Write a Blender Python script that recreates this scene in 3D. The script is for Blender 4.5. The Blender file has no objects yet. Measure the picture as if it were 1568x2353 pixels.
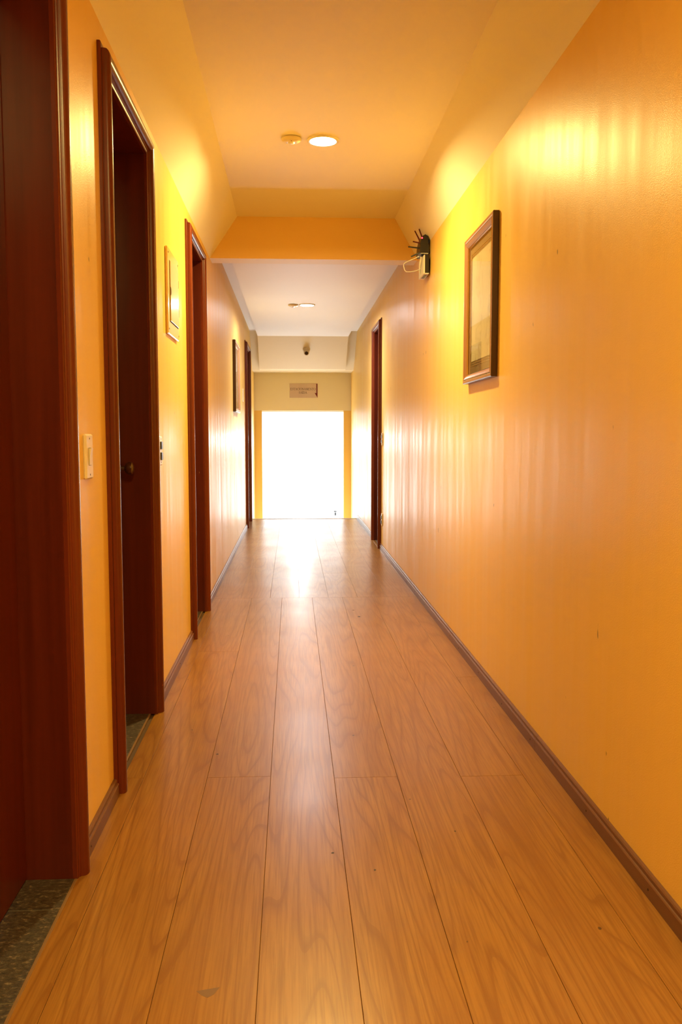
import bpy, math, random
from mathutils import Vector, Matrix

random.seed(4)
SC = bpy.context.scene
COL = SC.collection
PI = math.pi

# ------------------------------------------------------------------ camera
F_PX, CAM_H = 2000.0, 1.10
PITCH, YAW = math.radians(5.0433), math.radians(3.1928)
cam_d = bpy.data.cameras.new('camera')
cam_d.sensor_fit = 'HORIZONTAL'
cam_d.sensor_width = 36.0
cam_d.lens = F_PX / 1568.0 * 36.0
cam_d.clip_start = 0.02
cam = bpy.data.objects.new('camera', cam_d)
COL.objects.link(cam)
cam.location = (0, 0, CAM_H)
cam.rotation_euler = (PI / 2 - PITCH, 0, -YAW)
SC.camera = cam

# ------------------------------------------------------------------ world, daylight, exposure
w = bpy.data.worlds.new('sky')
SC.world = w
w.use_nodes = True
bg = w.node_tree.nodes['Background']
bg.inputs[0].default_value = (0.75, 0.87, 1.0, 1)
bg.inputs[1].default_value = 1.0

DAY_POWER = 220.0      # daylight entering through the exit doorway at the foot of the stairs
LAMP_WARM = 1850.0      # radiance of the warm downlights
LAMP_WHITE = 500.0      # radiance of the white stair lamp
PANEL_GLOW = 8.0        # radiance of the glowing panels added in the stairwell side walls
WARM = (1.0, 0.76, 0.25)

al = bpy.data.lights.new('exit_daylight', 'AREA')
al.shape = 'RECTANGLE'
al.size, al.size_y = 1.10, 2.0
al.energy = DAY_POWER
al.color = (0.93, 0.97, 1.0)
alo = bpy.data.objects.new('exit_daylight', al)
COL.objects.link(alo)
alo.location = (0.155, 16.80, -1.75)
alo.rotation_euler = (-PI / 2, 0, 0)

vs = SC.view_settings
vs.view_transform = 'Standard'
vs.look = 'None'
vs.exposure = 0.06
vs.gamma = 1.0
vs.use_curve_mapping = False

# ------------------------------------------------------------------ material helpers
def new_mat(name):
    m = bpy.data.materials.new(name)
    m.use_nodes = True
    nt = m.node_tree
    return m, nt, nt.nodes['Principled BSDF']

def setp(b, **k):
    names = {'color': 'Base Color', 'rough': 'Roughness', 'metal': 'Metallic', 'spec': 'Specular IOR Level',
             'coat': 'Coat Weight', 'coat_rough': 'Coat Roughness', 'ior': 'IOR', 'trans': 'Transmission Weight'}
    for a, v in k.items():
        if a == 'color':
            v = (v[0], v[1], v[2], 1)
        b.inputs[names[a]].default_value = v

def N(nt, t, **k):
    n = nt.nodes.new(t)
    for a, v in k.items():
        setattr(n, a, v)
    return n

def mapped_pos(nt, scale, use_random=False):
    g = N(nt, 'ShaderNodeNewGeometry')
    src = g.outputs['Position']
    if use_random:
        oi = N(nt, 'ShaderNodeObjectInfo')
        mul = N(nt, 'ShaderNodeMath', operation='MULTIPLY')
        mul.inputs[1].default_value = 37.0
        nt.links.new(oi.outputs['Random'], mul.inputs[0])
        cmb = N(nt, 'ShaderNodeCombineXYZ')
        nt.links.new(mul.outputs[0], cmb.inputs[1])
        nt.links.new(mul.outputs[0], cmb.inputs[2])
        add = N(nt, 'ShaderNodeVectorMath', operation='ADD')
        nt.links.new(src, add.inputs[0])
        nt.links.new(cmb.outputs[0], add.inputs[1])
        src = add.outputs[0]
    mp = N(nt, 'ShaderNodeMapping')
    mp.inputs['Scale'].default_value = scale
    nt.links.new(src, mp.inputs['Vector'])
    return mp.outputs[0]

def noise(nt, vec, scale=1.0, detail=2.0, rough=0.5):
    n = N(nt, 'ShaderNodeTexNoise')
    n.inputs['Scale'].default_value = scale
    n.inputs['Detail'].default_value = detail
    n.inputs['Roughness'].default_value = rough
    nt.links.new(vec, n.inputs['Vector'])
    return n.outputs['Fac']

def ramp(nt, fac, stops):
    r = N(nt, 'ShaderNodeValToRGB')
    e = r.color_ramp.elements
    while len(e) < len(stops):
        e.new(0.5)
    for i, (p, c) in enumerate(stops):
        e[i].position = p
        e[i].color = (c[0], c[1], c[2], 1) if not isinstance(c, (int, float)) else (c, c, c, 1)
    nt.links.new(fac, r.inputs[0])
    return r.outputs[0]

def mixc(nt, fac, a, b, blend='MIX'):
    m = N(nt, 'ShaderNodeMix', data_type='RGBA', blend_type=blend)
    for sock, v in ((m.inputs[0], fac), (m.inputs[6], a), (m.inputs[7], b)):
        if isinstance(v, bpy.types.NodeSocket):
            nt.links.new(v, sock)
        elif isinstance(v, (int, float)):
            sock.default_value = v
        else:
            sock.default_value = (v[0], v[1], v[2], 1)
    return m.outputs[2]

def mth(nt, op, a, b=0.0, c=None):
    m = N(nt, 'ShaderNodeMath', operation=op)
    for i, v in enumerate((a, b) if c is None else (a, b, c)):
        if isinstance(v, bpy.types.NodeSocket):
            nt.links.new(v, m.inputs[i])
        else:
            m.inputs[i].default_value = v
    return m.outputs[0]

def bump(nt, b, height, strength, dist, prev=None):
    n = N(nt, 'ShaderNodeBump')
    n.inputs['Strength'].default_value = strength
    n.inputs['Distance'].default_value = dist
    nt.links.new(height, n.inputs['Height'])
    if prev is not None:
        nt.links.new(prev, n.inputs['Normal'])
    nt.links.new(n.outputs[0], b.inputs['Normal'])
    return n.outputs[0]

def plain(name, color, rough=0.5, **k):
    m, nt, b = new_mat(name)
    setp(b, color=color, rough=rough, **k)
    return m

def paint(name, color, rough, streak=0.0, specks=True, spec=0.5, bumpk=0.15):
    """semi-gloss wall paint: roller texture, vertical brush streaks, a few dark specks"""
    m, nt, b = new_mat(name)
    setp(b, color=color, rough=rough, spec=spec)
    p1 = mapped_pos(nt, (1, 1, 1))
    big = noise(nt, p1, 1.6, 1)
    col = mixc(nt, mth(nt, 'MULTIPLY', big, 0.25), color, tuple(c * 0.86 for c in color))
    if specks:
        sp = noise(nt, mapped_pos(nt, (1, 1, 0.6)), 26, 1)
        spm = ramp(nt, sp, [(0.80, 0.0), (0.83, 1.0)])
        col = mixc(nt, spm, col, tuple(c * 0.35 for c in color))
    nt.links.new(col, b.inputs['Base Color'])
    pv = None
    if bumpk:
        pv = bump(nt, b, noise(nt, p1, 330, 0.5), bumpk, 0.002)
    if streak:
        s = noise(nt, mapped_pos(nt, (9, 9, 0.8)), 1.0, 2, 0.6)
        bump(nt, b, s, streak, 0.012, pv)
        rr = ramp(nt, s, [(0.3, rough - 0.06), (0.7, rough + 0.08)])
        nt.links.new(rr, b.inputs['Roughness'])
    return m

def wood_dark(name, c_dark, c_light, rough, axis='Z'):
    m, nt, b = new_mat(name)
    sc = (30, 30, 1.2) if axis == 'Z' else (30, 1.2, 30)
    g = noise(nt, mapped_pos(nt, sc, True), 1.0, 5, 0.6)
    col = ramp(nt, g, [(0.3, c_dark), (0.7, c_light)])
    chips = noise(nt, mapped_pos(nt, (60, 60, 14), True), 1.0, 2)
    cm = ramp(nt, chips, [(0.80, 0.0), (0.84, 1.0)])
    col = mixc(nt, cm, col, (0.42, 0.22, 0.10))
    nt.links.new(col, b.inputs['Base Color'])
    setp(b, rough=rough, spec=0.45)
    bump(nt, b, noise(nt, mapped_pos(nt, (1, 1, 1)), 300, 2), 0.06, 0.001)
    return m

def laminate(name):
    m, nt, b = new_mat(name)
    v = mapped_pos(nt, (1.0, 0.075, 1.0), True)
    n1 = noise(nt, v, 7.0, 0.8, 0.4)
    ph = mth(nt, 'MULTIPLY', n1, 15.0)
    wav = mth(nt, 'FRACT', ph)
    ring = ramp(nt, wav, [(0.0, 0.85), (0.08, 1.0), (0.22, 0.30), (0.65, 0.0), (1.0, 0.40)])
    fine = noise(nt, mapped_pos(nt, (170, 5.0, 170), True), 1.0, 2, 0.6)
    mid = noise(nt, mapped_pos(nt, (22, 0.9, 22), True), 1.0, 1, 0.5)
    col = mixc(nt, ring, (0.3672, 0.1731, 0.0343), (0.2465, 0.0988, 0.0166))
    col = mixc(nt, ramp(nt, fine, [(0.40, 0.0), (0.70, 0.75)]), col, (0.2071, 0.0781, 0.0120))
    col = mixc(nt, ramp(nt, mid, [(0.35, 0.0), (0.75, 0.45)]), col, (0.2657, 0.1008, 0.0158))
    oi = N(nt, 'ShaderNodeObjectInfo')
    col = mixc(nt, mth(nt, 'MULTIPLY', oi.outputs['Random'], 0.22), col, (0.2358, 0.0988, 0.0190))
    specks = noise(nt, mapped_pos(nt, (1, 0.7, 1)), 30, 1)
    col = mixc(nt, ramp(nt, specks, [(0.80, 0.0), (0.82, 0.85)]), col, (0.05, 0.02, 0.01))
    nt.links.new(col, b.inputs['Base Color'])
    wear = noise(nt, mapped_pos(nt, (3.2, 2.2, 3)), 1.0, 1, 0.6)
    nt.links.new(ramp(nt, wear, [(0.3, 0.282), (0.7, 0.33)]), b.inputs['Roughness'])
    setp(b, spec=0.32)
    bump(nt, b, noise(nt, mapped_pos(nt, (3.0, 5.0, 3.0)), 1.0, 1.5, 0.4), 0.16, 0.008)
    return m

def stone(name):
    m, nt, b = new_mat(name)
    a = noise(nt, mapped_pos(nt, (60, 90, 60)), 1.0, 5, 0.75)
    col = ramp(nt, a, [(0.32, (0.022, 0.014, 0.009)), (0.55, (0.062, 0.043, 0.029)), (0.72, (0.26, 0.19, 0.13))])
    nt.links.new(col, b.inputs['Base Color'])
    setp(b, rough=0.5)
    bump(nt, b, a, 0.5, 0.004)
    return m

def emis(name, color, strength):
    m = bpy.data.materials.new(name)
    m.use_nodes = True
    nt = m.node_tree
    nt.nodes.remove(nt.nodes['Principled BSDF'])
    e = N(nt, 'ShaderNodeEmission')
    e.inputs[0].default_value = (*color, 1)
    e.inputs[1].default_value = strength
    nt.links.new(e.outputs[0], nt.nodes['Material Output'].inputs[0])
    return m

def pane_mat(name):
    m = bpy.data.materials.new(name)
    m.use_nodes = True
    nt = m.node_tree
    nt.nodes.remove(nt.nodes['Principled BSDF'])
    t = N(nt, 'ShaderNodeBsdfTransparent')
    g = N(nt, 'ShaderNodeBsdfGlossy')
    g.inputs['Roughness'].default_value = 0.015
    lw = N(nt, 'ShaderNodeLayerWeight')
    lw.inputs['Blend'].default_value = 0.5
    sch = mth(nt, 'MULTIPLY_ADD', mth(nt, 'POWER', lw.outputs['Facing'], 5.0), 0.95, 0.04)   # Schlick reflectance of glass
    mx = N(nt, 'ShaderNodeMixShader')
    nt.links.new(sch, mx.inputs[0])
    nt.links.new(t.outputs[0], mx.inputs[1])
    nt.links.new(g.outputs[0], mx.inputs[2])
    nt.links.new(mx.outputs[0], nt.nodes['Material Output'].inputs[0])
    return m

def art_mat(name):
    m, nt, b = new_mat(name)
    v = mapped_pos(nt, (5, 5, 3.2))
    n1 = noise(nt, v, 1.0, 6, 0.65)
    line = mth(nt, 'ABSOLUTE', mth(nt, 'SUBTRACT', n1, 0.5))
    col = ramp(nt, line, [(0.0, (0.52, 0.44, 0.32)), (0.018, (0.74, 0.66, 0.50)), (0.2, (0.78, 0.71, 0.54))])
    nt.links.new(col, b.inputs['Base Color'])
    setp(b, rough=0.8)
    return m

def brushed(name, color):
    m, nt, b = new_mat(name)
    s = noise(nt, mapped_pos(nt, (7, 7, 1.5)), 1.0, 4)
    col = mixc(nt, s, color, tuple(c * 0.8 for c in color))
    nt.links.new(col, b.inputs['Base Color'])
    setp(b, metal=0.85, rough=0.42)
    return m

M = {}
M['wall'] = paint('yellow_wall_paint', (0.90, 0.60, 0.155), 0.36, streak=0.09)
M['ceil'] = paint('white_ceiling_paint', (0.95, 0.90, 0.80), 0.55, specks=False, bumpk=0)
M['ceilw'] = paint('pure_white_ceiling_paint', (0.92, 0.92, 0.94), 0.55, specks=False, bumpk=0)  # ceiling white made more neutral, daylight beyond the beam put into the colour
M['beam'] = paint('ochre_beam_paint', (0.92, 0.64, 0.24), 0.5, specks=False, bumpk=0)
M['fascia'] = paint('cream_yellow_paint', (0.92, 0.83, 0.58), 0.45, specks=False, bumpk=0)  # wall paint with light bounced off the floor put into its colour
M['slope'] = paint('cream_paint', (0.86, 0.76, 0.54), 0.5, specks=False, bumpk=0)
M['stairwhite'] = paint('stairwell_white_paint', (0.88, 0.89, 0.88), 0.5, specks=False, bumpk=0)
M['door'] = wood_dark('mahogany_varnish', (0.068, 0.008, 0.003), (0.108, 0.015, 0.006), 0.30)
M['casing'] = wood_dark('mahogany_casing', (0.110, 0.016, 0.006), (0.160, 0.026, 0.009), 0.27)
M['casing_h'] = wood_dark('mahogany_head_casing', (0.110, 0.016, 0.006), (0.160, 0.026, 0.009), 0.27, 'Y')
M['base'] = wood_dark('brown_baseboard', (0.130, 0.050, 0.024), (0.175, 0.068, 0.032), 0.34, 'Y')
M['lam'] = laminate('wood_laminate')
M['sub'] = plain('dark_subfloor', (0.10, 0.05, 0.02), 0.8)
M['chip'] = plain('dark_chip', (0.030, 0.014, 0.008), 0.6)
M['stain'] = plain('brown_stain', (0.175, 0.080, 0.022), 0.5)
M['stone'] = stone('dark_granite')
M['grout'] = plain('pale_grout', (0.42, 0.34, 0.22), 0.8)
M['strip'] = plain('light_edge_strip', (0.50, 0.40, 0.27), 0.4)
M['estrip'] = plain('brown_edge_strip', (0.22, 0.115, 0.045), 0.5)
M['metal'] = plain('aluminium', (0.72, 0.72, 0.72), 0.3, metal=1.0)
M['darkmetal'] = plain('dark_screw', (0.05, 0.03, 0.02), 0.4, metal=0.6)
M['trim'] = plain('white_lamp_trim', (0.85, 0.82, 0.76), 0.35)
M['warm'] = emis('warm_lamp_glow', WARM, LAMP_WARM * 0.92)
M['warm1'] = emis('warm_lamp_glow_near', WARM, LAMP_WARM * 0.78)
M['warm2'] = emis('warm_lamp_glow_far', (1.0, 0.99, 1.0), LAMP_WARM * 0.60)
M['white'] = emis('white_lamp_glow', (1.0, 0.99, 0.97), LAMP_WHITE)
M['frost'] = emis('daylit_frosted_glass', (0.93, 0.97, 1.0), PANEL_GLOW)  # pane glow added to brighten the stairwell and far corridor
M['plastic'] = plain('cream_plastic', (0.82, 0.72, 0.50), 0.35)
M['plasticw'] = plain('white_plastic', (0.82, 0.80, 0.76), 0.3)
M['black'] = plain('black_plastic', (0.012, 0.011, 0.011), 0.35)
M['panelp'] = paint('yellow_enamel', (0.85, 0.62, 0.24), 0.16, specks=False, bumpk=0.03)
M['hole'] = plain('dark_gap', (0.02, 0.012, 0.006), 0.9)
M['f_dark'] = plain('frame_dark_brown', (0.060, 0.018, 0.008), 0.28)
M['f_rose'] = plain('frame_rose_brown', (0.36, 0.17, 0.10), 0.25)
M['f_gold'] = plain('frame_gold_line', (0.75, 0.52, 0.20), 0.3, metal=0.5)
M['mat'] = plain('olive_mount', (0.28, 0.19, 0.09), 0.8)
M['art'] = art_mat('cream_print')
M['pane'] = pane_mat('picture_glass')
M['sign'] = brushed('brushed_steel', (0.74, 0.62, 0.46))
M['ink'] = plain('sign_ink', (0.05, 0.035, 0.02), 0.6)
M['red'] = plain('sign_red', (0.16, 0.006, 0.010), 0.5)
M['led'] = emis('red_led', (1.0, 0.02, 0.03), 12.0)
M['lens'] = plain('dark_lens', (0.035, 0.014, 0.010), 0.12)
M['camb'] = plain('beige_camera_shell', (0.66, 0.56, 0.38), 0.35)
M['redant'] = plain('dark_red_plastic', (0.10, 0.010, 0.008), 0.4)  # red light falling on the antennas, put into their colour
M['green'] = plain('green_label', (0.30, 0.45, 0.08), 0.5)
M['grey'] = plain('grey_label', (0.25, 0.26, 0.27), 0.5)
M['step'] = plain('white_stone_step', (0.80, 0.80, 0.78), 0.45)

# ------------------------------------------------------------------ mesh helpers
class MB:
    def __init__(s):
        s.v, s.f, s.m = [], [], []
    def add(s, vs, fs, mi=0):
        o = len(s.v)
        s.v += [tuple(p) for p in vs]
        s.f += [tuple(i + o for i in f) for f in fs]
        s.m += [mi] * len(fs)
        return s
    def box(s, a, b, mi=0):
        x0, y0, z0 = a
        x1, y1, z1 = b
        return s.add([(x0, y0, z0), (x1, y0, z0), (x1, y1, z0), (x0, y1, z0), (x0, y0, z1), (x1, y0, z1), (x1, y1, z1), (x0, y1, z1)],
                     [(0, 3, 2, 1), (4, 5, 6, 7), (0, 1, 5, 4), (1, 2, 6, 5), (2, 3, 7, 6), (3, 0, 4, 7)], mi)
    def cbox(s, a, b, c, mi=0):
        """box with chamfered edges all round (c = chamfer)"""
        lo, hi = list(map(min, a, b)), list(map(max, a, b))
        c = min(c, min(h - l for l, h in zip(lo, hi)) * 0.49)
        pts = []
        idx = {}
        for ax in range(3):
            for sx in (0, 1):
                for sy in (0, 1):
                    for sz in (0, 1):
                        sg = (sx, sy, sz)
                        p = []
                        for k in range(3):
                            base = hi[k] if sg[k] else lo[k]
                            if k != ax:
                                base += -c if sg[k] else c
                            p.append(base)
                        idx[(ax, sg)] = len(pts)
                        pts.append(p)
        fs = []
        for ax in range(3):
            k1, k2 = (ax + 1) % 3, (ax + 2) % 3
            for sd in (0, 1):
                loop = []
                for (u, v) in ((0, 0), (1, 0), (1, 1), (0, 1)):
                    sg = [0, 0, 0]
                    sg[ax], sg[k1], sg[k2] = sd, u, v
                    loop.append(idx[(ax, tuple(sg))])
                fs.append(loop if sd else loop[::-1])
        for ax in range(3):                      # edge bevels, edges parallel to ax
            k1, k2 = (ax + 1) % 3, (ax + 2) % 3
            for u in (0, 1):
                for v in (0, 1):
                    sg0, sg1 = [0, 0, 0], [0, 0, 0]
                    sg0[k1] = sg1[k1] = u
                    sg0[k2] = sg1[k2] = v
                    sg1[ax] = 1
                    q = [idx[(k1, tuple(sg0))], idx[(k1, tuple(sg1))], idx[(k2, tuple(sg1))], idx[(k2, tuple(sg0))]]
                    fs.append(q if (u ^ v) else q[::-1])
        for sx in (0, 1):
            for sy in (0, 1):
                for sz in (0, 1):
                    t = [idx[(k, (sx, sy, sz))] for k in range(3)]
                    fs.append(t if (sx + sy + sz) % 2 else t[::-1])
        return s.add(pts, fs, mi)
    def prism(s, poly, axis, a, b, mi=0):
        """polygon (2D, in the other two axes in xyz order) extruded along axis from a to b"""
        n = len(poly)
        def P(q, t):
            q = list(q)
            q.insert(axis, t)
            return q
        vs = [P(q, a) for q in poly] + [P(q, b) for q in poly]
        fs = [tuple(range(n)), tuple(range(2 * n - 1, n - 1, -1))]
        fs += [(i, i + n, (i + 1) % n + n, (i + 1) % n) for i in range(n)]
        return s.add(vs, fs, mi)
    def loft(s, rings, closed=True, caps=True, mi=None):
        n = len(rings[0])
        o = len(s.v)
        for r in rings:
            s.v += [tuple(p) for p in r]
        m = n if closed else n - 1
        for k in range(len(rings) - 1):
            for i in range(m):
                a, b = o + k * n + i, o + k * n + (i + 1) % n
                s.f.append((a, b, b + n, a + n))
                s.m.append(mi[i] if mi else 0)
        if caps:
            s.f.append(tuple(o + i for i in reversed(range(n))))
            s.f.append(tuple(o + (len(rings) - 1) * n + i for i in range(n)))
            s.m += [0, 0]
        return s
    def lathe(s, prof, seg=32, mi=0):
        """prof = [(r, z)], round Z"""
        o = len(s.v)
        for r, z in prof:
            for i in range(seg):
                a = 2 * PI * i / seg
                s.v.append((r * math.cos(a), r * math.sin(a), z))
        for k in range(len(prof) - 1):
            for i in range(seg):
                j = (i + 1) % seg
                s.f.append((o + k * seg + i, o + k * seg + j, o + (k + 1) * seg + j, o + (k + 1) * seg + i))
                s.m.append(mi)
        s.f.append(tuple(o + i for i in reversed(range(seg))))
        s.f.append(tuple(o + (len(prof) - 1) * seg + i for i in range(seg)))
        s.m += [mi, mi]
        return s
    def tube(s, pts, r, seg=8, mi=0):
        pts = [Vector(p) for p in pts]
        rings = []
        for i, p in enumerate(pts):
            d = (pts[min(i + 1, len(pts) - 1)] - pts[max(i - 1, 0)]).normalized()
            u = d.cross(Vector((0.3, 0.2, 1))).normalized()
            v = d.cross(u)
            rr = r[i] if isinstance(r, (list, tuple)) else r
            rings.append([p + u * rr * math.cos(2 * PI * k / seg) + v * rr * math.sin(2 * PI * k / seg) for k in range(seg)])
        return s.loft(rings, True, True, [mi] * seg)
    def build(s, name, mats, parent=None, smooth=None):
        me = bpy.data.meshes.new(name)
        me.from_pydata(s.v, [], s.f)
        for mt in (mats if isinstance(mats, (list, tuple)) else [mats]):
            me.materials.append(mt)
        me.polygons.foreach_set('material_index', s.m)
        import bmesh
        bm = bmesh.new()
        bm.from_mesh(me)
        bmesh.ops.recalc_face_normals(bm, faces=bm.faces)
        bm.to_mesh(me)
        bm.free()
        if smooth is not None:
            me.polygons.foreach_set('use_smooth', [True] * len(me.polygons))
            me.set_sharp_from_angle(angle=math.radians(smooth))
        o = bpy.data.objects.new(name, me)
        COL.objects.link(o)
        if parent is not None:
            o.parent = parent
            o.matrix_parent_inverse = Matrix.Translation(-parent.location) if parent.type == 'EMPTY' else Matrix()
        return o

def tag(o, label, cat, group=None, kind=None):
    o['label'] = label
    o['category'] = cat
    if group:
        o['group'] = group
    if kind:
        o['kind'] = kind
    return o

def empty(name, loc):
    o = bpy.data.objects.new(name, None)
    o.empty_display_size = 0.1
    o.location = loc
    COL.objects.link(o)
    return o

def place(o, parent, loc, rot=None):
    """a part built round the origin, put at a world position under an unrotated parent"""
    o.parent = parent
    o.matrix_parent_inverse = Matrix()
    o.location = Vector(loc) - parent.location
    if rot:
        o.rotation_euler = rot
    return o

# ------------------------------------------------------------------ dimensions (metres)
XL, XR = -0.55, 0.857
Y0 = -2.6                     # back of the corridor, behind the camera
Y_BEAM, Y_BEAM2 = 6.03, 6.20
Y_END = 11.46                 # last floorboard: the stairs start here
Y_FAS = 12.75                 # wall with the opening over the stairs
ZT = 2.80
BB = 0.016                    # baseboard thickness
WT = 0.16                     # wall thickness

#          y_near  y_far  (clear opening)   clear height
DOORS_L = [(1.38, 2.11, 2.15), (2.68, 3.40, 2.15), (4.71, 5.41, 2.145), (10.37, 11.13, 2.135)]
DOORS_R = [(8.42, 9.06, 2.145)]
JT = 0.022                    # jamb thickness

# ------------------------------------------------------------------ walls
def side_wall(name, x0, x1, doors, label):
    m = MB()
    y = Y0 - 0.1
    for (a, b, zt) in doors:
        m.box((x0, y, -0.03), (x1, a - JT, ZT))
        m.box((x0, a - JT, zt + JT), (x1, b + JT, ZT))
        y = b + JT
    m.box((x0, y, -0.03), (x1, 11.44, ZT))
    m.box((x0, 11.44, -3.2), (x1, Y_FAS + 0.06, ZT))
    return tag(m.build(name, M['wall']), label, 'wall', kind='structure')

side_wall('wall_left', XL - WT, XL, DOORS_L, 'glossy yellow painted corridor wall with four dark doorways')
side_wall('wall_right', XR, XR + WT, DOORS_R, 'glossy yellow painted corridor wall with a single doorway')
m = MB().box((XL - WT, Y0 - 0.15, -0.03), (XR + WT, Y0, ZT))
tag(m.build('wall_back', M['wall']), 'yellow painted wall closing the corridor behind the viewer', 'wall', kind='structure')

m = MB()
m.box((XL, Y_FAS, 1.457), (XR, Y_FAS + 0.06, ZT))
o = m.build('wall_end', M['fascia'])
tag(o, 'cream wall above the bright stair opening carrying the metal sign', 'wall', kind='structure')
MB().box((XL, Y_FAS, -3.2), (-0.44, Y_FAS + 0.06, 1.457)).build('pier', M['wall'], o)
MB().box((0.75, Y_FAS, -3.2), (XR, Y_FAS + 0.06, 1.457)).build('pier', M['wall'], o)

# stairwell beyond the opening
SY0, SY1, SX0, SX1 = Y_FAS + 0.06, 14.60, -0.44, 0.75
tag(MB().box((SX0 - 0.11, SY0, -3.2), (SX0, 17.0, 1.7)).build('wall_stairwell_left', M['stairwhite']),
    'white stairwell wall seen as a thin bright strip on the left', 'wall', kind='structure')
tag(MB().box((SX1, SY0, -3.2), (SX1 + 0.11, 17.0, 1.7)).build('wall_stairwell_right', M['stairwhite']),
    'white stairwell wall seen as a thin bright strip on the right', 'wall', kind='structure')
m = MB().prism([(SY0, 1.440), (SY1, 0.737), (SY1, 1.7), (SY0, 1.7)], 0, SX0, SX1)
tag(m.build('ceiling_stairwell', M['stairwhite']), 'white sloping ceiling going down over the stairs', 'ceiling', kind='structure')
m = MB().box((SX0, SY1, -1.00), (SX1, SY1 + 0.15, 1.7))
m.box((SX0, SY1 + 0.15, -0.50), (SX1, 17.0, -0.38))
tag(m.build('wall_stairwell_far', M['stairwhite']), 'white wall at the far side of the stairwell below the sloping ceiling', 'wall', kind='structure')
# glowing panels added to both stairwell side walls for light, built like frosted windows
for n, (xw, sg, lb) in enumerate(((SX0, 1, 'left'), (SX1, -1, 'right'))):
    wo = empty('window_%d' % (n + 1), (xw, 13.7, -1.6))
    tag(wo, 'bright frosted window in the %s wall of the stairwell' % lb, 'window', kind='structure')
    ya, yb, za, zb = 12.98, 14.48, -1.60, 0.55
    for (y0, y1, z0, z1) in ((ya, yb, za, za + 0.04), (ya, yb, zb - 0.04, zb), (ya, ya + 0.04, za + 0.04, zb - 0.04), (yb - 0.04, yb, za + 0.04, zb - 0.04), (13.71, 13.75, za + 0.04, zb - 0.04)):
        MB().cbox((xw, y0, z0), (xw + sg * 0.012, y1, z1), 0.002).build('window_frame', M['plasticw'], wo)
    for (y0, y1) in ((ya + 0.04, 13.71), (13.75, yb - 0.04)):
        pn = MB().box((xw + sg * 0.001, y0, za + 0.04), (xw + sg * 0.006, y1, zb - 0.04)).build('pane', [M['plasticw'], M['frost']], wo)
        for p in pn.data.polygons:
            p.material_index = 1 if p.normal.x * sg > 0.5 else 0
# exit doorway at the foot of the stairs
ex = empty('door_6', (0.155, 16.95, -2.8))
tag(ex, 'glazed exit doorway at the foot of the stairs', 'door', kind='structure')
for x in (SX0, SX1 - 0.05):
    MB().box((x, 16.9, -2.8), (x + 0.05, 16.98, -0.5)).build('door_post', M['plasticw'], ex)
MB().box((SX0, 16.9, -0.6), (SX1, 16.98, -0.5)).build('door_head', M['plasticw'], ex)
MB().box((SX0 + 0.05, 16.95, -2.8), (SX1 - 0.05, 16.956, -0.6)).build('pane', M['pane'], ex)

st = empty('staircase', (0.155, Y_END, -2.8))
tag(st, 'pale stone stairs going down beyond the corridor floor', 'stairs', kind='structure')
nst, rise, run = 15, 0.186, 0.275
for i in range(nst):
    zt = -rise * (i + 1)
    y = Y_END + 0.03 + run * i
    xa, xb = (XL, XR) if y + run < Y_FAS else (SX0, SX1)
    MB().box((xa, y, zt - 0.19), (xb, y + run + (0 if i < nst - 1 else 1.6), zt)).build('step', M['step'], st)

# ------------------------------------------------------------------ ceilings
ZC = 2.565
prof = [(XL, 2.288), (-0.363, ZC), (0.703, ZC), (XR, 2.298), (XR, ZT), (XL, ZT)]
o = ceil_near = MB().prism(prof, 1, Y0, Y_BEAM).build('ceiling', M['ceil'])
tag(o, 'warm white ceiling with sloped edges over the near part of the corridor', 'ceiling', kind='structure')
o = MB().box((XL, Y_BEAM, 2.288), (XR, Y_BEAM2, ZT)).build('trim_1', [M['beam'], M['ceil']])
for p in o.data.polygons:
    if p.normal.z < -0.5:
        p.material_index = 1
tag(o, 'ochre painted beam crossing the corridor ceiling', 'beam', kind='structure')

o = MB().prism([(Y_BEAM2, 2.46), (11.56, 2.46), (12.22, 2.0), (Y_FAS, 2.0), (Y_FAS, ZT), (Y_BEAM2, ZT)], 0, XL, XR).build('ceiling_far', [M['ceilw'], M['slope']])
for p in o.data.polygons:
    if p.normal.z < -0.2 and p.center.y > 11.5:
        p.material_index = 1
tag(o, 'white ceiling beyond the beam that slopes down to the stair opening', 'ceiling', kind='structure')
q = ceil_panel = MB().prism([(Y_BEAM2, 2.385), (11.50, 2.385), (12.05, 2.002), (12.22, 2.002), (11.56, 2.462), (Y_BEAM2, 2.462)], 0, -0.445, 0.738).build('dropped_panel', [M['ceilw'], M['slope']], o)
for p in q.data.polygons:
    if p.center.y > 11.5:
        p.material_index = 1

# ------------------------------------------------------------------ floor
fl = MB().box((XL - WT, Y0, -0.03), (XR + WT, Y_END, -0.0075)).build('floor', M['sub'])
tag(fl, 'orange brown wood laminate floor of long boards', 'floor', kind='structure')
GAP = 0.0009

def plank(x0, x1, y0, y1):
    m = MB()
    c = 0.0006
    a = GAP / 2
    x0, x1, y0, y1 = x0 + a, x1 - a, y0 + a, y1 - a
    m.add([(x0, y0, -0.0075), (x1, y0, -0.0075), (x1, y1, -0.0075), (x0, y1, -0.0075),
           (x0, y0, -c), (x1, y0, -c), (x1, y1, -c), (x0, y1, -c),
           (x0 + c, y0 + c, 0), (x1 - c, y0 + c, 0), (x1 - c, y1 - c, 0), (x0 + c, y1 - c, 0)],
          [(0, 3, 2, 1), (8, 9, 10, 11)] + [(i, (i + 1) % 4, (i + 1) % 4 + 4, i + 4) for i in range(4)]
          + [(i + 4, (i + 1) % 4 + 4, (i + 1) % 4 + 8, i + 8) for i in range(4)])
    return m.build('plank', M['lam'], fl)

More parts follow.
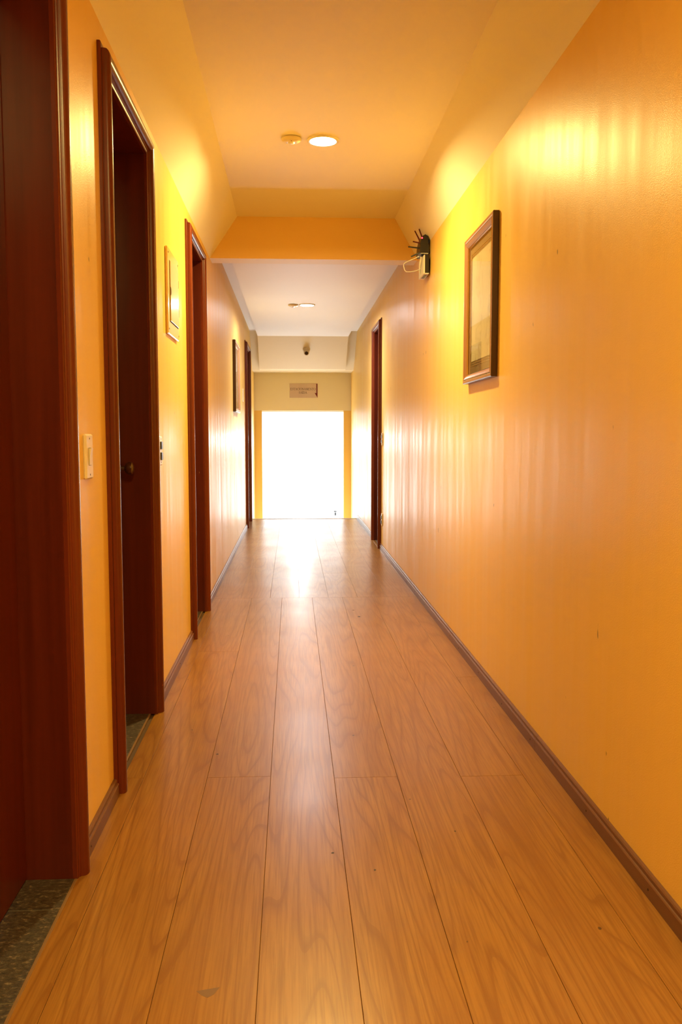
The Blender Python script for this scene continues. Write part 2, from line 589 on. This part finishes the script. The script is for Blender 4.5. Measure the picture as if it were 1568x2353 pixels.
Y_SEAM = 5.845
xs = [-0.55] + [-0.075 + 0.2045 * k for k in range(-2, 5)] + [XR]
joints = [[2.75], [4.39], [2.74], [1.15], [2.715], [1.0], [2.705], [3.855]]
for i in range(len(xs) - 1):
    ys = [Y0] + ([0.6] if joints[i][0] > 2 else []) + joints[i] + [Y_SEAM]
    for a, b in zip(ys[:-1], ys[1:]):
        plank(xs[i], xs[i + 1], a, b)
xs = [XL] + [0.042 + 0.1985 * k for k in range(-2, 5)] + [XR]
joints = [[8.3], [7.1, 10.0], [9.0], [8.75], [6.9, 9.9], [8.1], [7.3, 10.4], [9.2]]
for i in range(len(xs) - 1):
    ys = [Y_SEAM] + joints[i] + [Y_END - 0.035]
    for a, b in zip(ys[:-1], ys[1:]):
        plank(xs[i], xs[i + 1], a, b)
for (x, y, rr) in [(0.381, 5.405, 0.01), (0.402, 5.205, 0.012), (0.204, 2.114, 0.004), (0.101, 2.21, 0.005), (-0.264, 2.947, 0.006), (0.448, 2.318, 0.004)]:          # small dark chips in the boards
    m = MB().prism([(x + rr * random.uniform(0.5, 1.0) * math.cos(t), y + rr * random.uniform(0.6, 1.3) * math.sin(t)) for t in (0.2, 1.3, 2.4, 3.4, 4.5, 5.5)], 2, -0.0004, 0.0002)
    m.build('chip_mark', M['chip'], fl)
m = MB().prism([(-0.196, 1.652), (-0.150, 1.662), (-0.160, 1.640), (-0.172, 1.630), (-0.184, 1.638)], 2, -0.0004, 0.0002)
m.build('stain_mark', M['stain'], fl)
m = MB().cbox((XL, Y_END - 0.035, -0.03), (XR, Y_END + 0.03, 0.004), 0.003)
tag(m.build('trim_2', M['strip']), 'pale nosing strip along the edge of the floor above the stairs', 'trim', kind='structure')

# ------------------------------------------------------------------ doors
CW = 0.068
CAS = [(0.0, 0.0), (0.0, 0.010), (0.004, 0.0125), (0.010, 0.0125), (0.011, 0.0155), (0.014, 0.0165), (0.015, 0.021)]
CAS += [(0.034 - 0.019 * math.cos(t), 0.021 + 0.0125 * math.sin(t)) for t in [PI * k / 9 for k in range(1, 9)]]
CAS += [(0.053, 0.021), (0.0535, 0.012), (0.066, 0.011), (CW, 0.009), (CW, 0.0)]

def casing(parent, xw, sg, ya, yb, zt):
    """three mitred casing pieces round an opening, sg = direction the wall faces"""
    X = lambda t: xw + sg * t
    for s, y in ((-1, ya), (1, yb)):
        m = MB()
        m.loft([[(X(t), y + s * u, 0.0) for u, t in CAS], [(X(t), y + s * u, zt + u) for u, t in CAS]])
        m.build('casing', M['casing'], parent, smooth=35)
    m = MB()
    m.loft([[(X(t), ya - u, zt + u) for u, t in CAS], [(X(t), yb + u, zt + u) for u, t in CAS]])
    m.build('casing', M['casing_h'], parent, smooth=35)

def make_door(n, xw, sg, ya, yb, zt, label, knob_y=None, wood_x=None, joints=()):
    d = empty('door_%d' % n, (xw, (ya + yb) / 2, 0))
    tag(d, label, 'door', kind='structure')
    casing(d, xw, sg, ya, yb, zt)
    xi = xw - sg * WT
    X = lambda t: xw - sg * t                        # depth into the wall
    for a, b in ((ya - JT, ya), (yb, yb + JT)):
        MB().box((min(xw, xi), a, 0), (max(xw, xi), b, zt)).build('jamb', M['door'], d)
    MB().box((min(xw, xi), ya - JT, zt), (max(xw, xi), yb + JT, zt + JT)).build('jamb', M['door'], d)
    # stop beads
    for a, b in ((ya, ya + 0.012), (yb - 0.012, yb)):
        MB().cbox((X(0.150), a, 0), (X(0.1455), b, zt), 0.001).build('stop_bead', M['door'], d)
    lf = MB().cbox((X(0.112), ya + 0.0032, 0.006), (X(0.1455), yb - 0.0032, zt - 0.003), 0.0015).build('leaf', M['door'], d)
    if knob_y is not None:
        k = MB().lathe([(0.026, 0), (0.026, 0.004), (0.022, 0.007), (0.010, 0.008), (0.009, 0.028), (0.019, 0.034), (0.025, 0.045), (0.023, 0.056), (0.012, 0.062)], 20)
        ko = k.build('knob', M['f_dark'], None, smooth=40)
        ko.parent = lf
        ko.location = (X(0.112), knob_y, 0.975)
        ko.rotation_euler = (0, sg * PI / 2, 0)
    # stone threshold
    ys = [ya] + list(joints) + [yb]
    x_in = X(0.1455)
    x_out = wood_x if wood_x is not None else X(0.008)
    g = MB().box((min(x_in, x_out), ya, -0.0070), (max(x_in, x_out), yb, 0.0006)).build('grout', M['grout'], d)
    for a, b in zip(ys[:-1], ys[1:]):
        MB().cbox((x_in, a + 0.0012, -0.006), (x_out, b - 0.0012, 0.0022), 0.0008).build('threshold_tile', M['stone'], d)
    MB().cbox((x_out, ya + 0.001, -0.006), (x_out + sg * 0.007, yb - 0.001, 0.0024), 0.001).build('edge_strip', M['estrip'], d)
    return d

LBL = ['dark mahogany door with stone threshold nearest the viewer at the left edge',
       'second dark mahogany doorway on the left, beside the light switch',
       'third dark mahogany doorway on the left, just before the ceiling beam',
       'farthest dark mahogany doorway on the left, beside the stair opening']
THJ = [(1.632, 1.967), (), (), ()]
for i, (a, b, zt) in enumerate(DOORS_L):
    make_door(i + 1, XL, 1, a, b, zt, LBL[i], knob_y=b - 0.065 if i else None,
              wood_x=(-0.546, -0.572, -0.572, -0.565)[i], joints=THJ[i])
make_door(5, XR, -1, *DOORS_R[0], 'only mahogany doorway on the right hand wall, beside two wall plates', knob_y=8.5, wood_x=0.872)

# ------------------------------------------------------------------ baseboards
def screw_mesh():
    return MB().lathe([(0.0032, 0.0), (0.0032, 0.0006), (0.0022, 0.0012)], 8)

SCREW = None
def baseboard(name, xw, sg, spans, label):
    global SCREW
    o = empty(name, (xw, spans[0][0], 0))
    tag(o, label, 'baseboard', kind='structure')
    P = [(0, 0.0), (BB, 0.0), (BB, 0.038), (BB - 0.002, 0.0405), (0.010, 0.041), (0.010, 0.050), (0.007, 0.0535), (0, 0.054)]
    for a, b in spans:
        m = MB().loft([[(xw + sg * t, a, z) for t, z in P], [(xw + sg * t, b, z) for t, z in P]])
        m.build('board', M['base'], o)
        y = a + 0.06
        while y < b:
            if SCREW is None:
                s = screw_mesh().build('screw', M['darkmetal'], None)
                SCREW = s
            else:
                s = SCREW.copy()
                COL.objects.link(s)
            place(s, o, (xw + sg * (BB - 0.0002), y, 0.022 + random.uniform(-0.004, 0.004)), (0, sg * PI / 2, 0))
            y += random.uniform(0.42, 0.56)
    return o

g = 0.0012
baseboard('baseboard_right', XR, -1, [(Y0, 0.9), (0.9 + g, 2.915), (2.915 + g, 4.50), (4.50 + g, DOORS_R[0][0] - CW - 0.001), (DOORS_R[0][1] + CW + 0.001, Y_END - 0.036)],
          'brown screwed baseboard along the right hand wall')
sp = [(Y0, DOORS_L[0][0] - CW - .001)]
for i in range(3):
    sp.append((DOORS_L[i][1] + CW + .001, DOORS_L[i + 1][0] - CW - .001))
sp.append((DOORS_L[3][1] + CW + .001, Y_END - 0.036))
baseboard('baseboard_left', XL, 1, sp, 'brown screwed baseboard in pieces between the left hand doors')

# ------------------------------------------------------------------ ceiling lamps and detectors
RECESS = 0.007
def cut_recess(host, x, y, z, r, depth):
    cut = MB().lathe([(r, -0.02), (r, depth)], 40).build('cutter', M['trim'])
    cut.location = (x, y, z)
    md = host.modifiers.new('recess', 'BOOLEAN')
    md.operation = 'DIFFERENCE'
    md.solver = 'EXACT'
    md.object = cut
    bpy.context.view_layer.update()
    dg = bpy.context.evaluated_depsgraph_get()
    me = bpy.data.meshes.new_from_object(host.evaluated_get(dg))
    host.modifiers.clear()
    host.data = me
    bpy.data.objects.remove(cut)

cut_recess(ceil_near, 0.160, 4.48, ZC, 0.0655, RECESS + 0.01)
cut_recess(ceil_near, 0.160, 0.21, ZC, 0.0655, RECESS + 0.01)
cut_recess(ceil_panel, 0.152, 8.75, 2.385, 0.0655, RECESS + 0.01)

def downlight(loc, glow, label, tilt=0.0, r=0.080, name='downlight', rec=RECESS):
    t = empty(name, loc)
    tag(t, label, 'light', 'recessed round ceiling lights')
    prof = [(r, 0.0), (r, -0.004), (r - 0.003, -0.008), (r - 0.008, -0.010), (r - 0.014, -0.0085), (r - 0.016, -0.004), (r - 0.016, 0.0)]
    a = MB()
    seg = 40
    rings = [[(p[0] * math.cos(2 * PI * i / seg), p[0] * math.sin(2 * PI * i / seg), p[1]) for p in prof] for i in range(seg)]
    a.loft(rings + [rings[0]], True, False)
    a = a.build('trim_ring', M['trim'], None, smooth=40)
    b = MB().lathe([(r - 0.0165, 0.0), (r - 0.0165, -0.0015), (0.012, -0.0022)], 20).build('glowing_lens', [M['trim'], glow], None, smooth=40)
    for p in b.data.polygons:                        # only the face of the lens gives light
        p.material_index = 1 if p.normal.z < -0.5 else 0
    b.location = (0, 0, rec)
    qs = [a, b]
    if rec:
        ri = r - 0.0155
        rings = [[(p[0] * math.cos(2 * PI * i / seg), p[0] * math.sin(2 * PI * i / seg), p[1]) for p in ((ri, -0.004), (ri, rec + 0.002), (ri + 0.001, rec + 0.002), (ri + 0.001, -0.004))] for i in range(seg)]
        qs.append(MB().loft(rings + [rings[0]], True, False).build('reflector_can', M['trim'], None, smooth=40))
    for q in qs:
        q.parent = t
    t.rotation_euler = (tilt, 0, 0)
    return t

def smoke_detector(loc, label):
    t = empty('smoke_detector', loc)
    tag(t, label, 'detector', 'round ceiling smoke detectors')
    R_ = 0.050
    a = MB().lathe([(R_ * 0.86, 0.0), (R_ * 0.86, -0.003), (R_, -0.004), (R_, -0.008), (R_ * 0.94, -0.013), (R_ * 0.78, -0.018), (R_ * 0.55, -0.021), (R_ * 0.40, -0.022)], 36).build('body', M['plastic'], None, smooth=35)
    b = MB().lathe([(0.017, -0.022), (0.016, -0.025), (0.011, -0.028), (0.004, -0.029)], 24).build('sensor_lens', M['plasticw'], None, smooth=50)
    a.parent = t
    b.parent = t
    for ang in (0.35, PI - 0.35, 1.6, 4.7):
        d = MB().lathe([(0.0035, 0), (0.003, -0.002)], 8).build('vent_dot', M['f_dark'], None)
        d.parent = t
        d.location = (0.024 * math.cos(ang), 0.024 * math.sin(ang), -0.0205)
    return t

downlight((0.160, 4.48, ZC), M['warm1'], 'round glowing ceiling light nearest the viewer, before the beam')
smoke_detector((0.003, 4.46, ZC), 'round domed smoke detector beside the nearest ceiling light')
downlight((0.152, 8.75, 2.385), M['warm2'], 'round glowing ceiling light on the white ceiling beyond the beam')
smoke_detector((0.015, 8.76, 2.385), 'small smoke detector on the white ceiling beyond the beam')
downlight((0.160, 0.21, ZC), M['warm'], 'round ceiling light over the corridor behind the viewer')
th = math.atan2(1.440 - 0.737, SY1 - SY0)
yl = 13.86
downlight((0.124, yl, 1.440 - (yl - SY0) * math.tan(th)), M['white'], 'round white stair light glaring on the sloping stairwell ceiling', tilt=-th, rec=0.0)

# ------------------------------------------------------------------ pictures
def picture(name, xw, sg, ya, yb, za, zb, label):
    o = empty(name, (xw, (ya + yb) / 2, za))
    tag(o, label, 'picture', 'framed prints hung along the corridor')
    X = lambda t: xw + sg * t
    # profile: u inwards from the outer edge, t off the wall, material per segment
    P = [(0, 0.002), (0, 0.026), (0.003, 0.028), (0.014, 0.0285), (0.016, 0.026), (0.020, 0.026), (0.022, 0.029), (0.032, 0.024), (0.040, 0.018), (0.043, 0.018), (0.045, 0.012), (0.045, 0.002)]
    mi = [0, 0, 1, 2, 0, 2, 1, 1, 0, 2, 0, 0]
    c = [lambda u: (ya + u, za + u), lambda u: (yb - u, za + u), lambda u: (yb - u, zb - u), lambda u: (ya + u, zb - u)]
    for k in range(4):
        A, B = c[k], c[(k + 1) % 4]
        m = MB().loft([[(X(t), *A(u)) for u, t in P], [(X(t), *B(u)) for u, t in P]], True, True, mi)
        m.build('frame_side', [M['f_dark'], M['f_rose'], M['f_gold']], o)
    i = 0.044
    MB().box((X(0.003), ya + i, za + i), (X(0.007), yb - i, zb - i)).build('mount', M['mat'], o)
    for e0, e1, mt, t1 in ((0.078, 0.081, 'f_gold', 0.0082), (0.088, 0.0905, 'f_gold', 0.0082)):
        m = MB()
        for (y0, y1, z0, z1) in ((ya + e0, yb - e0, za + e0, za + e1), (ya + e0, yb - e0, zb - e1, zb - e0), (ya + e0, ya + e1, za + e0, zb - e0), (yb - e1, yb - e0, za + e0, zb - e0)):
            m.box((X(0.0068), y0, z0), (X(t1), y1, z1))
        m.build('gold_line', M[mt], o)
    i = 0.100
    MB().box((X(0.0068), ya + i, za + i), (X(0.0085), yb - i, zb - i)).build('print', M['art'], o)
    i = 0.0445
    MB().box((X(0.0125), ya + i, za + i), (X(0.0140), yb - i, zb - i)).build('pane', M['pane'], o)
    return o

picture('framed_picture', XR, -1, 3.63, 4.23, 1.345, 2.022, 'glazed picture in a dark wood frame on the right hand wall')
picture('framed_picture', XL, 1, 8.22, 8.90, 1.320, 1.985, 'narrow looking glazed picture on the far left wall beyond the beam')

# ------------------------------------------------------------------ electrical panel on the left wall
ep = empty('electrical_panel', (XL, 4.07, 1.545))
tag(ep, 'yellow painted breaker panel cover on the left wall between two doors', 'panel')
MB().cbox((XL, 3.895, 1.545), (XL + 0.012, 4.250, 1.920), 0.003).build('cover_plate', M['panelp'], ep)
dr = MB().cbox((XL + 0.012, 3.955, 1.605), (XL + 0.0165, 4.225, 1.865), 0.0015).build('hinged_door', M['panelp'], ep)
m = MB()
for (y0, y1, z0, z1) in ((3.951, 3.955, 1.602, 1.868), (3.951, 4.225, 1.601, 1.6045), (3.951, 4.225, 1.8655, 1.869)):
    m.box((XL + 0.011, y0, z0), (XL + 0.0128, y1, z1))
m.build('door_gap', M['hole'], ep)
hm = MB()
hm.prism([(3.9555 + 0.018 * math.sin(PI * k / 12), 1.735 + 0.018 * math.cos(PI * k / 12)) for k in range(13)], 0, XL + 0.016, XL + 0.0170)
hm.build('finger_hole', M['hole'], dr)
for z in (1.655, 1.79):
    MB().cbox((XL + 0.012, 4.2255, z), (XL + 0.017, 4.232, z + 0.035), 0.001).build('hinge', M['f_dark'], dr)
for y in (3.925, 4.240):
    for z in (1.568, 1.898):
        s = MB().lathe([(0.0045, 0), (0.004, 0.0012), (0.002, 0.0018)], 12).build('screw', M['darkmetal'], None)
        place(s, ep, (XL + 0.0118, y, z), (0, PI / 2, 0))

# ------------------------------------------------------------------ wall plates
def plate(name, xw, sg, yc, zc, label, cat, wd=0.075, ht=0.120, body='plastic', rocker=True, dark=False):
    o = empty(name, (xw, yc, zc - ht / 2))
    tag(o, label, cat, 'small plates on the walls')
    X = lambda t: xw + sg * t
    MB().cbox((X(0), yc - wd / 2, zc - ht / 2), (X(0.010), yc + wd / 2, zc + ht / 2), 0.004).build('cover', M[body], o)
    if rocker:
        MB().box((X(0.0095), yc - 0.0135, zc - 0.0235), (X(0.0103), yc + 0.0135, zc + 0.0235)).build('recess', M['hole'], o)
        m = MB().prism([(X(0.0095), zc - 0.0225), (X(0.0115), zc - 0.0225), (X(0.013), zc), (X(0.0165), zc + 0.0225), (X(0.0095), zc + 0.0225)], 1, yc - 0.0120, yc + 0.0120)
        m.build('rocker', M[body], o)
    if dark:
        for dz in (-0.022, 0.022):
            MB().cbox((X(0.0095), yc - 0.022, zc + dz - 0.016), (X(0.0155), yc + 0.022, zc + dz + 0.016), 0.002).build('socket_insert', M['black'], o)
    for dz in (-0.048, 0.048):
        s = MB().lathe([(0.0028, 0), (0.0026, 0.0008)], 8).build('screw', M['darkmetal'], None)
        place(s, o, (X(0.0098), yc, zc + dz), (0, sg * PI / 2, 0))
    return o

plate('light_switch', XL, 1, 2.362, 1.043, 'cream light switch between the two nearest left doors', 'switch')
plate('wall_socket', XL, 1, 3.630, 1.036, 'dark wall plate half hidden behind the second left door casing', 'switch', dark=True, rocker=False)
plate('wall_socket', XR, -1, 8.245, 1.063, 'upper of two dark wall plates beside the right hand door', 'switch', rocker=False, dark=True)
plate('wall_socket', XR, -1, 8.245, 0.296, 'lower of two dark wall plates beside the right hand door', 'socket', rocker=False, dark=True)
plate('wall_plate', XL, 1, 9.78, 1.543, 'small cream plate on the far left wall beside the farthest door', 'plate', wd=0.09, ht=0.14, rocker=False)

# ------------------------------------------------------------------ router and modem
rx = empty('wifi_router', (XR, 5.50, 2.215))
tag(rx, 'black router with stubby antennas mounted high on the right wall', 'router')
body = [(0.842, 2.215), (0.796, 2.212), (0.790, 2.222), (0.793, 2.275), (0.803, 2.318), (0.822, 2.330), (0.842, 2.318)]
MB().prism(body, 1, 5.44, 5.60).build('body', M['black'], rx)
MB().box((0.796, 5.4385, 2.2135), (0.842, 5.6, 2.2165)).build('rim', M['plasticw'], rx)
MB().cbox((0.842, 5.47, 2.235), (XR, 5.54, 2.275), 0.003).build('wall_bracket', M['plastic'], rx)
s = MB().lathe([(0.0045, 0), (0.0035, 0.002), (0.001, 0.003)], 10).build('status_light', M['led'], None)
place(s, rx, (0.803, 5.440, 2.308), (PI / 2, 0, 0))
for (a, b, mt) in (((0.798, 5.47, 2.282), (0.750, 5.47, 2.292), 'redant'), ((0.794, 5.47, 2.252), (0.722, 5.48, 2.262), 'black'),
                   ((0.800, 5.47, 2.228), (0.742, 5.49, 2.204), 'black'), ((0.806, 5.56, 2.318), (0.780, 5.60, 2.385), 'redant'),
                   ((0.816, 5.52, 2.325), (0.800, 5.55, 2.385), 'redant')):
    mid = tuple(0.75 * p + 0.25 * q for p, q in zip(a, b))
    MB().tube([a, mid, b], [0.0062, 0.0046, 0.0040], 8).build('antenna', M[mt], rx, smooth=40)
MB().tube([(0.842, 5.50, 2.300), (0.850, 5.49, 2.320), (0.853, 5.47, 2.290), (0.850, 5.46, 2.245), (0.852, 5.46, 2.216)], 0.0022, 6).build('cable', M['black'], rx)

mo = empty('modem_box', (XR, 5.50, 2.095))
tag(mo, 'white and black modem box hanging below the router', 'modem')
MB().cbox((0.820, 5.43, 2.095), (0.846, 5.64, 2.204), 0.003).build('body', M['black'], mo)
MB().cbox((0.813, 5.428, 2.093), (0.821, 5.642, 2.204), 0.002).build('front_shell', M['plasticw'], mo)
MB().box((0.813, 5.43, 2.0915), (0.846, 5.64, 2.0952)).build('bottom_frame', M['plasticw'], mo)
MB().box((0.822, 5.47, 2.0905), (0.841, 5.60, 2.092)).build('port_label', M['grey'], mo)
MB().box((0.829, 5.49, 2.0898), (0.837, 5.56, 2.0908)).build('green_label', M['green'], mo)
MB().cbox((0.846, 5.48, 2.12), (XR, 5.56, 2.19), 0.002).build('wall_bracket', M['black'], mo)
pts = [(0.790, 5.47, 2.203), (0.760, 5.48, 2.190), (0.715, 5.49, 2.172), (0.697, 5.49, 2.160), (0.696, 5.49, 2.145), (0.702, 5.49, 2.122), (0.712, 5.49, 2.112), (0.740, 5.49, 2.112), (0.775, 5.50, 2.120), (0.806, 5.51, 2.134)]
MB().tube(pts, 0.0024, 6).build('cable', M['plasticw'], mo, smooth=60)
MB().tube([(0.806, 5.49, 2.205), (0.804, 5.50, 2.180), (0.803, 5.53, 2.150), (0.806, 5.55, 2.125), (0.813, 5.56, 2.115)], 0.0065, 8).build('plug_lead', M['plasticw'], mo, smooth=60)

# ------------------------------------------------------------------ security camera on the sloping ceiling
sc = empty('security_camera', (0.193, 11.715, 2.235))
tag(sc, 'small beige dome security camera above the metal sign', 'camera')
sl = math.atan2(0.385, 0.55)
a = MB().lathe([(0.050, 0.004), (0.050, -0.008), (0.046, -0.014), (0.040, -0.018), (0.040, -0.030), (0.036, -0.036), (0.030, -0.038)], 28).build('mount_ring', M['camb'], None, smooth=35)
a.parent = sc
a.rotation_euler = (-sl, 0, 0)
b = MB().lathe([(0.010, 0.030), (0.024, 0.026), (0.034, 0.012), (0.036, -0.004), (0.034, -0.020), (0.031, -0.028), (0.026, -0.030)], 28).build('eyeball', M['camb'], None, smooth=40)
b.parent = sc
b.location = (0, -0.030, -0.045)
b.rotation_euler = (math.radians(-72), 0, 0)
c = MB().lathe([(0.024, -0.026), (0.023, -0.032), (0.014, -0.034)], 24).build('lens', M['lens'], None, smooth=40)
c.parent = b

# ------------------------------------------------------------------ metal sign with lettering
def ribbon(mb, pts, ws, tf):
    n = len(pts)
    L_, R_ = [], []
    for i, p in enumerate(pts):
        a, b = pts[max(i - 1, 0)], pts[min(i + 1, n - 1)]
        dx, dy = b[0] - a[0], b[1] - a[1]
        l = math.hypot(dx, dy) or 1
        wv = ws[i] / 2 if isinstance(ws, (list, tuple)) else ws / 2
        L_.append(tf(p[0] - dy / l * wv, p[1] + dx / l * wv))
        R_.append(tf(p[0] + dy / l * wv, p[1] - dx / l * wv))
    mb.add(L_ + R_, [(i, i + 1, n + i + 1, n + i) for i in range(n - 1)])

TK, TN, SF = 0.125, 0.055, 0.17
def glyph(ch):
    """strokes of a serif capital of height 1: list of (points, widths); and its advance"""
    V = lambda x, a=0.0, b=1.0: ([(x, a), (x, b)], TK)
    S = lambda x, y, h=SF: ([(x - h, y), (x + h, y)], TN)
    y1, y0 = 1 - TN / 2, TN / 2
    if ch == 'I':
        return [V(.17), S(.17, y0), S(.17, y1)], .38
    if ch == 'E':
        return [V(.17), ([(.0, y0), (.58, y0)], TN), ([(.0, y1), (.55, y1)], TN), ([(.17, .52), (.44, .52)], TN),
                ([(.56, 0), (.59, .2)], .06), ([(.53, 1), (.53, .82)], .06), ([(.44, .62), (.44, .42)], .05)], .66
    if ch == 'T':
        return [V(.36), S(.36, y0), ([(.02, y1), (.70, y1)], TN), ([(.04, 1), (.03, .8)], .06), ([(.68, 1), (.69, .8)], .06)], .74
    if ch == 'A':
        return [([(.10, 0), (.38, 1)], TN), ([(.36, 1), (.66, 0)], TK), ([(.2, .33), (.55, .33)], TN), S(.10, y0, .12), S(.67, y0, .14)], .80
    if ch == 'N':
        return [([(.13, 0), (.13, 1)], TN), ([(.11, .96), (.68, .02)], TK), ([(.68, 0), (.68, 1)], TN), S(.13, y0, .12), S(.68, y1, .12), S(.06, y1, .09)], .84
    if ch == 'M':
        return [([(.13, 0), (.18, 1)], TN), ([(.18, 1), (.46, .02)], TK), ([(.46, .02), (.76, 1)], TN), ([(.76, 1), (.82, 0)], TK), S(.12, y0, .11), S(.82, y0, .14)], .98
    if ch in 'OC D'.replace(' ', '') and ch != 'D':
        a0, a1 = (0, 2 * PI) if ch == 'O' else (0.75, 2 * PI - 0.75)
        k = 22
        ps, ws = [], []
        for i in range(k + 1):
            t = a0 + (a1 - a0) * i / k
            ps.append((.44 + .38 * math.cos(t), .5 + .46 * math.sin(t)))
            ws.append(TN + (TK - TN) * abs(math.cos(t)) ** 1.3)
        out = [(ps, ws)]
        if ch == 'C':
            out.append(([(.70, .98), (.71, .70)], .05))
        return out, (.88 if ch == 'O' else .80)
    if ch == 'D':
        ps, ws = [(.17, y1)], [TN]
        for i in range(15):
            t = PI / 2 - PI * i / 14
            ps.append((.32 + .42 * math.cos(t), .5 + .47 * math.sin(t)))
            ws.append(TN + (TK - TN) * abs(math.cos(t)))
        ps.append((.17, y0))
        ws.append(TN)
        return [V(.17), S(.12, y0, .12), S(.12, y1, .12), (ps, ws)], .82
    if ch == 'S':
        ps = [(.50, .80), (.44, .92), (.30, .97), (.15, .90), (.09, .76), (.16, .62), (.32, .52), (.46, .40), (.52, .26), (.45, .10), (.28, .03), (.12, .09), (.06, .22)]
        ws = [TN, TN, TN, .08, .10, TK, TK * 1.1, TK, .10, .08, TN, TN, TN]
        return [(ps, ws), ([(.50, .98), (.51, .72)], .05), ([(.06, .02), (.05, .28)], .05)], .62
    if ch == 'Í':
        g0, ad = glyph('I')
        return g0 + [([(.12, 1.10), (.30, 1.30)], [.05, .10])], ad
    return [], .3

def lettering(text, x0, z0, width, h, y, parent):
    adv = sum(glyph(c)[1] for c in text)
    kx = width / adv
    m = MB()
    x = x0
    for c in text:
        gs, ad = glyph(c)
        for ps, ws in gs:
            ribbon(m, ps, ws, lambda u, v, x=x: (x + u * kx, y, z0 + v * h))
        x += ad * kx
    return m.build('lettering', M['ink'], parent)

sgX0, sgX1, sgZ0, sgZ1, sgY = -0.036, 0.370, 1.640, 1.848, Y_FAS - 0.004
sg_ = empty('exit_sign', (0.167, Y_FAS, sgZ0))
tag(sg_, 'brushed metal sign reading ESTACIONAMENTO SAÍDA with a red down arrow', 'sign')
MB().cbox((sgX0, sgY, sgZ0), (sgX1, Y_FAS, sgZ1), 0.001).build('plaque', M['sign'], sg_)
yy = sgY - 0.0006
lettering('ESTACIONAMENTO', sgX0 + 0.012, 1.750, 0.366, 0.034, yy, sg_)
lettering('SAÍDA', sgX0 + 0.132, 1.700, 0.122, 0.033, yy, sg_)
m = MB().prism([(sgX1 - 0.018, sgZ1 - 0.004), (sgX1 - 0.001, sgZ1 - 0.004), (sgX1 - 0.001, sgZ0 + 0.002), (sgX1 - 0.042, sgZ0 + 0.070), (sgX1 - 0.018, sgZ0 + 0.070)], 1, yy, sgY)
m.build('red_arrow', M['red'], sg_)

# ------------------------------------------------------------------ handrail top in the stairwell
hr = empty('handrail', (0.66, 13.45, -1.4))
tag(hr, 'white handrail post with dark cap in the bright stairwell', 'handrail')
MB().cbox((0.640, 13.43, -1.36), (0.676, 13.47, -0.078), 0.002).build('post', M['grey'], hr)
MB().cbox((0.636, 13.425, -0.084), (0.682, 13.475, -0.070), 0.002).build('cap', M['black'], hr)
MB().cbox((0.652, 13.4285, -0.140), (0.672, 13.431, -0.095), 0.0008).build('latch_plate', M['black'], hr)
MB().tube([(0.674, 13.45, -0.150), (0.700, 13.45, -0.143), (0.722, 13.45, -0.148), (0.731, 13.45, -0.165), (0.733, 13.45, -0.185)], 0.0075, 8).build('hooked_rail', M['metal'], hr, smooth=50)
MB().tube([(0.658, 13.47, -0.16), (0.658, 14.4, -0.83), (0.658, 15.5, -1.60)], 0.016, 10).build('rail', M['metal'], hr, smooth=50)
